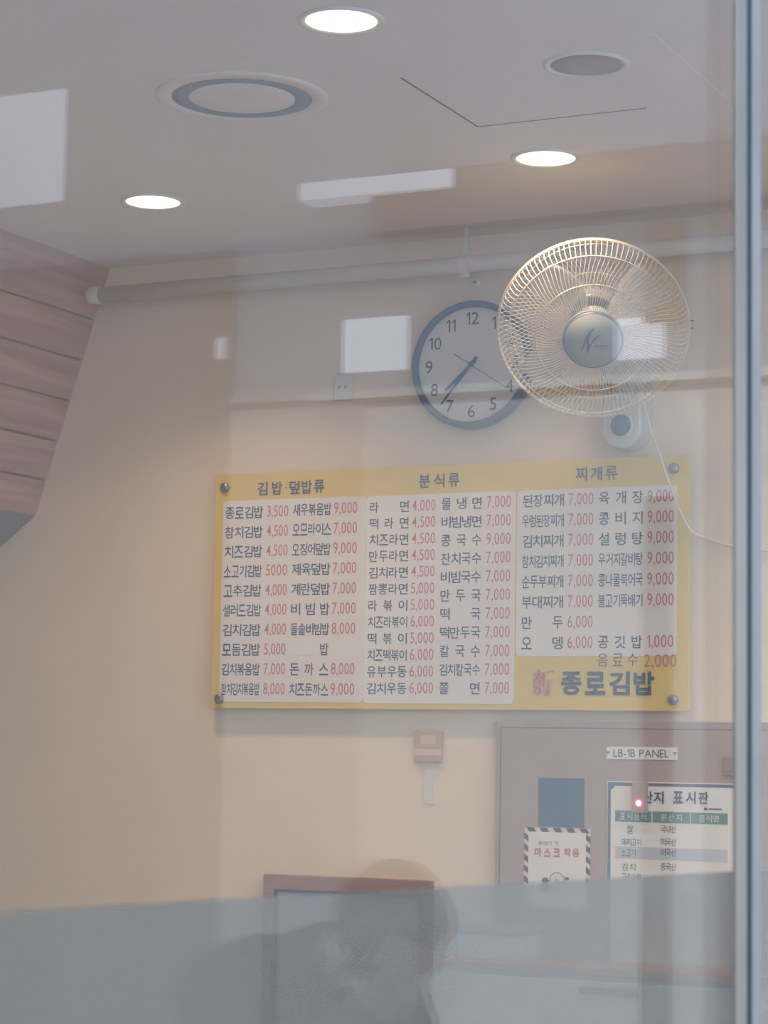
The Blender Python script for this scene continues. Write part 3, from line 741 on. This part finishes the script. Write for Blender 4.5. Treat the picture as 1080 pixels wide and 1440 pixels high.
# origin notice board
x0, z1 = Q(854.5, 1098.5); x1 = Q(1040, 1105)[0]; z0 = Q(880, 1362)[1]
no = thing('origin_notice', ((x0 + x1) / 2, YE, z0), 'white notice sheet with a navy border and green table header on the electrical panel', 'notice board')
obj('backing', box(NB(), x0, x1, YE - .004, YE, z0, z1, 0, .001), M['paper'], no)
bm = NB(); b_ = .0075; o_ = .0022
box(bm, x0 + o_, x1 - o_, YE - .0046, YE - .0038, z1 - o_ - b_, z1 - o_); box(bm, x0 + o_, x0 + o_ + b_, YE - .0046, YE - .0038, z0 + o_, z1 - o_ - b_)
box(bm, x1 - o_ - b_, x1 - o_, YE - .0046, YE - .0038, z0 + o_, z1 - o_ - b_)
prism(bm, [(x0 + o_ + b_, z1 - o_ - b_), (x0 + o_ + b_ + .010, z1 - o_ - b_), (x0 + o_ + b_ + .006, z1 - o_ - b_ - .006), (x0 + o_ + b_, z1 - o_ - b_ - .010)], wall_fn, YE - .0046, YE - .0038)
obj('border', bm, M['clockrim'], no)
yn = flat(YE - .0056)
bm = NB(); put_hangul(bm, '원산지', yn, Q(889, 1121)[0], Q(935, 1121)[0], Q(910, 1121)[1], .028, .03); put_hangul(bm, '표시판', yn, Q(947, 1121)[0], Q(998, 1121)[0], Q(970, 1121.5)[1], .028, .03)
obj('notice_title', bm, M['ink'], no)
bm = NB(); put_hangul(bm, '쌀', yn, Q(882, 1167)[0], Q(892, 1167)[0], Q(887, 1166)[1], .020); obj('notice_entry', bm, M['ink'], no)
for nm, ct, v_ in (('쌀', '국내산', 1166), ('돼지고기', '미국산', 1184), ('소고기', '미국산', 1199), ('김치', '중국산', 1219), ('고춧가루', '', 1233)):
    bm = NB()
    if nm != '쌀': put_hangul(bm, nm, yn, Q(875, v_)[0], Q(875 + (28 if len(nm) > 3 else 20), v_)[0], Q(880, v_)[1], .0165)
    if ct: put_hangul(bm, ct, yn, Q(930, v_)[0], Q(952, v_)[0], Q(940, v_)[1], .0165)
    obj('notice_entry', bm, M['ink'], no)
hz1, hz0 = Q(900, 1140.5)[1], Q(900, 1156)[1]
for u0, u1, tx, a0, a1 in ((866, 917, '표시품목', 872, 911), (918.5, 971, '원산지', 930, 960), (972.5, 1024, '음식명', 984, 1012)):
    hd = obj('table_header', box(NB(), Q(u0, 1148)[0], Q(u1, 1148)[0], YE - .0048, YE - .0038, hz0, hz1), M['green'], no)
    bm = NB(); put_hangul(bm, tx, yn, Q(a0, 1148)[0], Q(a1, 1148)[0], (hz0 + hz1) / 2, .016); obj('header_text', bm, M['paper'], hd)
bm = NB(); box(bm, Q(866, 1199)[0], Q(1024, 1199)[0], YE - .0044, YE - .0038, Q(900, 1208)[1], Q(900, 1191)[1]); obj('shaded_row', bm, M['bluerow'], no)
bm = NB(); a_ = Q(993, 1137.5); prism(bm, [(a_[0] + .004 * math.cos(k * PI / 5), a_[1] + .004 * math.sin(k * PI / 5)) for k in range(10)], wall_fn, YE - .0048, YE - .0038)
box(bm, a_[0] + .007, a_[0] + .040, YE - .0048, YE - .0038, a_[1] - .0015, a_[1] + .0015); obj('issuer_mark', bm, M['ink'], no)
# indicator unit with red lamp over the notice
YI = YE - .006
x0, z1 = Q(893, 1099, YI); x1, z0 = Q(911.5, 1143, YI)
iu = thing('indicator_unit', ((x0 + x1) / 2, YI, z0), 'small mauve grey indicator with a glowing red lamp over the notice title', 'indicator light')
obj('housing', box(NB(), x0, x1, YI - .02, YI, z0, z1, 0, .002), M['panel'], iu)
lx, lz = Q(898.5, 1129.5, YI - .02); ml = Matrix.Translation((lx, YI - .02, lz)) @ Matrix.Rotation(PI / 2, 4, 'X')
obj('lamp_ring', lathe(NB(), [(.0062, 0), (.0074, .001), (.0074, .004), (.0060, .005), (.0058, .002)], ml, 24), M['led'], iu, True)
obj('lamp_lens', lathe(NB(), [(.0060, .001), (.0052, .004), (0, .006)], ml, 24), M['ledcore'], iu, True)

# ------------------------------------------------------------------ drawer chest with wooden top, grey case on it
YK1 = YW - .19
kz = on_y(700, 1353, YK1 - .02).z; kx0 = on_y(622, 1350, YK1).x; kx1 = -.62
ch = thing('drawer_chest', ((kx0 + kx1) / 2, (YK1 + YW) / 2, 0), 'white drawer chest with an orange wooden top under the electrical panel', 'chest of drawers')
obj('body', box(NB(), kx0 + .01, kx1 - .01, YK1, YW - .035, .0, kz - .018), M['cabinet'], ch)
obj('top', box(NB(), kx0, kx1, YK1 - .02, YW - .032, kz - .018, kz, 0, .003), M['countertop'], ch)
cols = 2; cw_ = (kx1 - kx0 - .02) / cols
for i in range(cols):
    for j in range(4):
        z1_ = kz - .030 - j * .145; xa = kx0 + .01 + i * cw_ + .008
        dr = obj('drawer', box(NB(), xa, xa + cw_ - .016, YK1 - .018, YK1, z1_ - .135, z1_, 0, .003), M['cabinet'], ch)
        cx = xa + cw_ / 2
        obj('drawer_handle', box(NB(), cx - .07, cx + .07, YK1 - .026, YK1 - .0175, z1_ - .03, z1_ - .014, 0, .003), M['darkhandle'], dr)
a_ = on_y(650, 1301, YW - .15); b_ = on_y(742, 1330, YW - .15)
gc = thing('grey_case', ((a_.x + b_.x) / 2, YW - .15, kz), 'long low grey case lying on the drawer chest beside the panel', 'case')
obj('case_body', box(NB(), a_.x, b_.x, YW - .18, YW - .06, kz, a_.z - .016, 0, .006), M['offwhite'], gc)
obj('case_lid', box(NB(), a_.x - .003, b_.x + .003, YW - .184, YW - .056, a_.z - .016, a_.z, 0, .005), M['casegrey'], gc)

# ------------------------------------------------------------------ person standing outside, seen as a reflection
DV = 4.2
hv = EYE + ray(554, 1330) * (DV / F)                  # mirrored head centre
hr = mirror(hv); hv_dir = Vector((AX.x, AY.x, 0)).normalized()   # facing right in the photo
face_v = (hv_dir * 1.0 - Vector((AX.z, AY.z, 0)).normalized() * 1.1).normalized()
face_r = face_v - N * (2 * face_v.dot(N)); yaw = math.atan2(face_r.y, face_r.x)
GZ = -.1; hz = hr.z - GZ                              # head-centre height over the paving
sc = hz / 1.225
# local joints: x ahead, y left, z up; every limb is a run of tapering swellings that is fused into one skin below
ub = NB(); bmesh.ops.create_uvsphere(ub, u_segments=14, v_segments=10, radius=1.0); ub.verts.index_update()
UV_ = [v.co.copy() for v in ub.verts]; UF_ = [[v.index for v in f.verts] for f in ub.faces]; ub.free()
SV_, SF_ = [], []
def swell(p, r):
    n0 = len(SV_); SV_.extend((p[0] + c_.x * r[0], p[1] + c_.y * r[1], p[2] + c_.z * r[2]) for c_ in UV_)
    SF_.extend([i + n0 for i in f] for f in UF_)
def limb(stations):
    for (p, r), (q, t) in zip(stations, stations[1:]):
        p, q = Vector(p), Vector(q); L_ = (q - p).length; n_ = max(2, int(L_ / (min(min(r), min(t)) * .45)))
        for k in range(n_ + 1):
            f_ = k / n_; swell(p.lerp(q, f_), [a_ + (b_ - a_) * f_ for a_, b_ in zip(r, t)])
def rr3(a_): return (a_, a_, a_)
limb([((-.13, 0, .80), (.115, .155, .10)), ((-.12, 0, .90), (.105, .150, .09)), ((-.085, 0, 1.00), (.105, .155, .09)), ((-.02, 0, 1.10), (.115, .175, .09)), ((.03, 0, 1.165), (.085, .150, .07)),
      ((.09, 0, 1.20), (.060, .075, .055)), ((.19, 0, 1.205), (.052, .055, .052))])
for sy in (1, -1):
    limb([((.035, sy * .10, 1.175), (.07, .07, .06)), ((.03, sy * .185, 1.15), rr3(.066)), ((.08, sy * .235, .99), rr3(.054)), ((.125, sy * .235, .90), rr3(.047)), ((.20, sy * .17, .93), rr3(.044)),
          ((.285, sy * .095, .975), rr3(.029)), ((.315, sy * .078, .99), (.030, .020, .034)), ((.345, sy * .066, 1.01), (.026, .017, .040))])
    for k in range(4):                                  # four fingers wrapped round the phone's edge
        b0 = Vector((.362, sy * .060, 1.040 - .019 * k)); ln = (.036, .042, .038, .030)[k]
        limb([(b0, rr3(.0092)), (b0 + Vector((.016, -sy * .004, .002)), rr3(.0090)), (b0 + Vector((.022, -sy * (.004 + ln * .6), .003)), rr3(.0084)), (b0 + Vector((.018, -sy * (.006 + ln), .003)), rr3(.0074))])
    b0 = Vector((.338, sy * .060, 1.035)); limb([(b0, rr3(.0115)), (b0 + Vector((.006, -sy * .018, .022)), rr3(.0105)), (b0 + Vector((.009, -sy * .036, .036)), rr3(.0085))])
    limb([((-.13, sy * .085, .80), (.105, .085, .10)), ((-.09, sy * .095, .62), rr3(.078)), ((-.03, sy * .10, .45), rr3(.058)), ((-.05, sy * .105, .32), rr3(.055)), ((-.09, sy * .11, .085), rr3(.040))])
    limb([((-.10, sy * .11, .045), (.045, .038, .042)), ((.0, sy * .115, .042), (.05, .040, .038)), ((.10, sy * .125, .032), (.045, .040, .028))])
sme = bpy.data.meshes.new('tmp'); sme.from_pydata(SV_, [], SF_); bm = NB(); bm.from_mesh(sme)
# head: skull, jaw, nose, brow, ears
HC = Vector((.250, 0, 1.225)); tilt = Matrix.Rotation(math.radians(38), 3, 'Y')
def ell(bm_, c_, r_, seg=20):
    r = bmesh.ops.create_uvsphere(bm_, u_segments=seg, v_segments=seg // 2 + 2, radius=1.0)
    for v in r['verts']: v.co = HC + tilt @ (Vector(c_) + Vector((v.co.x * r_[0], v.co.y * r_[1], v.co.z * r_[2])))
ell(bm, (-.008, 0, .022), (.095, .076, .090)); ell(bm, (.025, 0, -.048), (.062, .056, .066)); ell(bm, (.052, 0, -.085), (.026, .030, .024))
ell(bm, (.092, 0, -.012), (.016, .012, .026), 12); ell(bm, (.100, 0, -.026), (.013, .016, .011), 12); ell(bm, (.074, 0, .022), (.020, .048, .012), 12)
ell(bm, (.082, 0, -.060), (.010, .024, .008), 12)
for sy in (1, -1): ell(bm, (-.010, sy * .078, -.008), (.020, .010, .032), 12)
me = bpy.data.meshes.new('tmp'); bm.to_mesh(me); bm.free(); o = link(bpy.data.objects.new('tmp', me))
rm = o.modifiers.new('r', 'REMESH'); rm.mode = 'VOXEL'; rm.voxel_size = .006
s2_ = o.modifiers.new('sm', 'SMOOTH'); s2_.iterations = 5; s2_.factor = .5
dg = bpy.context.evaluated_depsgraph_get(); dg.update(); pme = bpy.data.meshes.new_from_object(o.evaluated_get(dg)); bpy.data.objects.remove(o)
TP = Matrix.Translation((hr.x, hr.y, GZ)) @ Matrix.Rotation(yaw, 4, 'Z') @ Matrix.Scale(sc, 4) @ Matrix.Translation((-HC.x, 0, 0))
pme.name = 'person'; pme.materials.clear()
for k in ('skin', 'jacket', 'trousers'): pme.materials.append(M[k])
for p in pme.polygons:
    c_ = p.center; p.use_smooth = True
    in_hand = c_.x > .300 and c_.z > .9 and c_.z < 1.10 and abs(c_.y) < .13
    in_head = (c_ - HC).length < .15 and c_.x > .150 and c_.z > 1.10
    p.material_index = 0 if (in_hand or in_head) else (1 if c_.z > .80 else 2)
pme.transform(TP)
per = link(bpy.data.objects.new('person', pme)); PL[per.name] = Vector((0, 0, 0))
tag(per, 'person in a black jacket bending over a phone, a dark reflection in the glass', 'person')
bm = NB()
r = bmesh.ops.create_uvsphere(bm, u_segments=36, v_segments=22, radius=1.0)
for v in r['verts']:
    n_ = v.co.copy(); k_ = 1 + .03 * math.sin(9 * n_.y + 4 * n_.z)
    v.co = HC + tilt @ (Vector((-.016, 0, .030)) + Vector((n_.x * .102 * k_, n_.y * .087 * k_, n_.z * .100 * k_)))
dl = [v for v in bm.verts if (tilt.inverted() @ (v.co - HC)).x > .048 and (tilt.inverted() @ (v.co - HC)).z < .062]
bmesh.ops.delete(bm, geom=dl, context='VERTS')
for v in bm.verts: v.co = TP @ v.co
hr_ = obj('hair', bm, M['hair'], per, True); hs = hr_.modifiers.new('t', 'SOLIDIFY'); hs.thickness = .006
bm = NB(); box(bm, .3605, .3685, -.046, .046, .955, 1.105, 0, .003)
for v in bm.verts: v.co = TP @ v.co
tag(obj('mobile_phone', bm, M['phone']), 'dark mobile phone held in both hands by the person outside', 'phone')
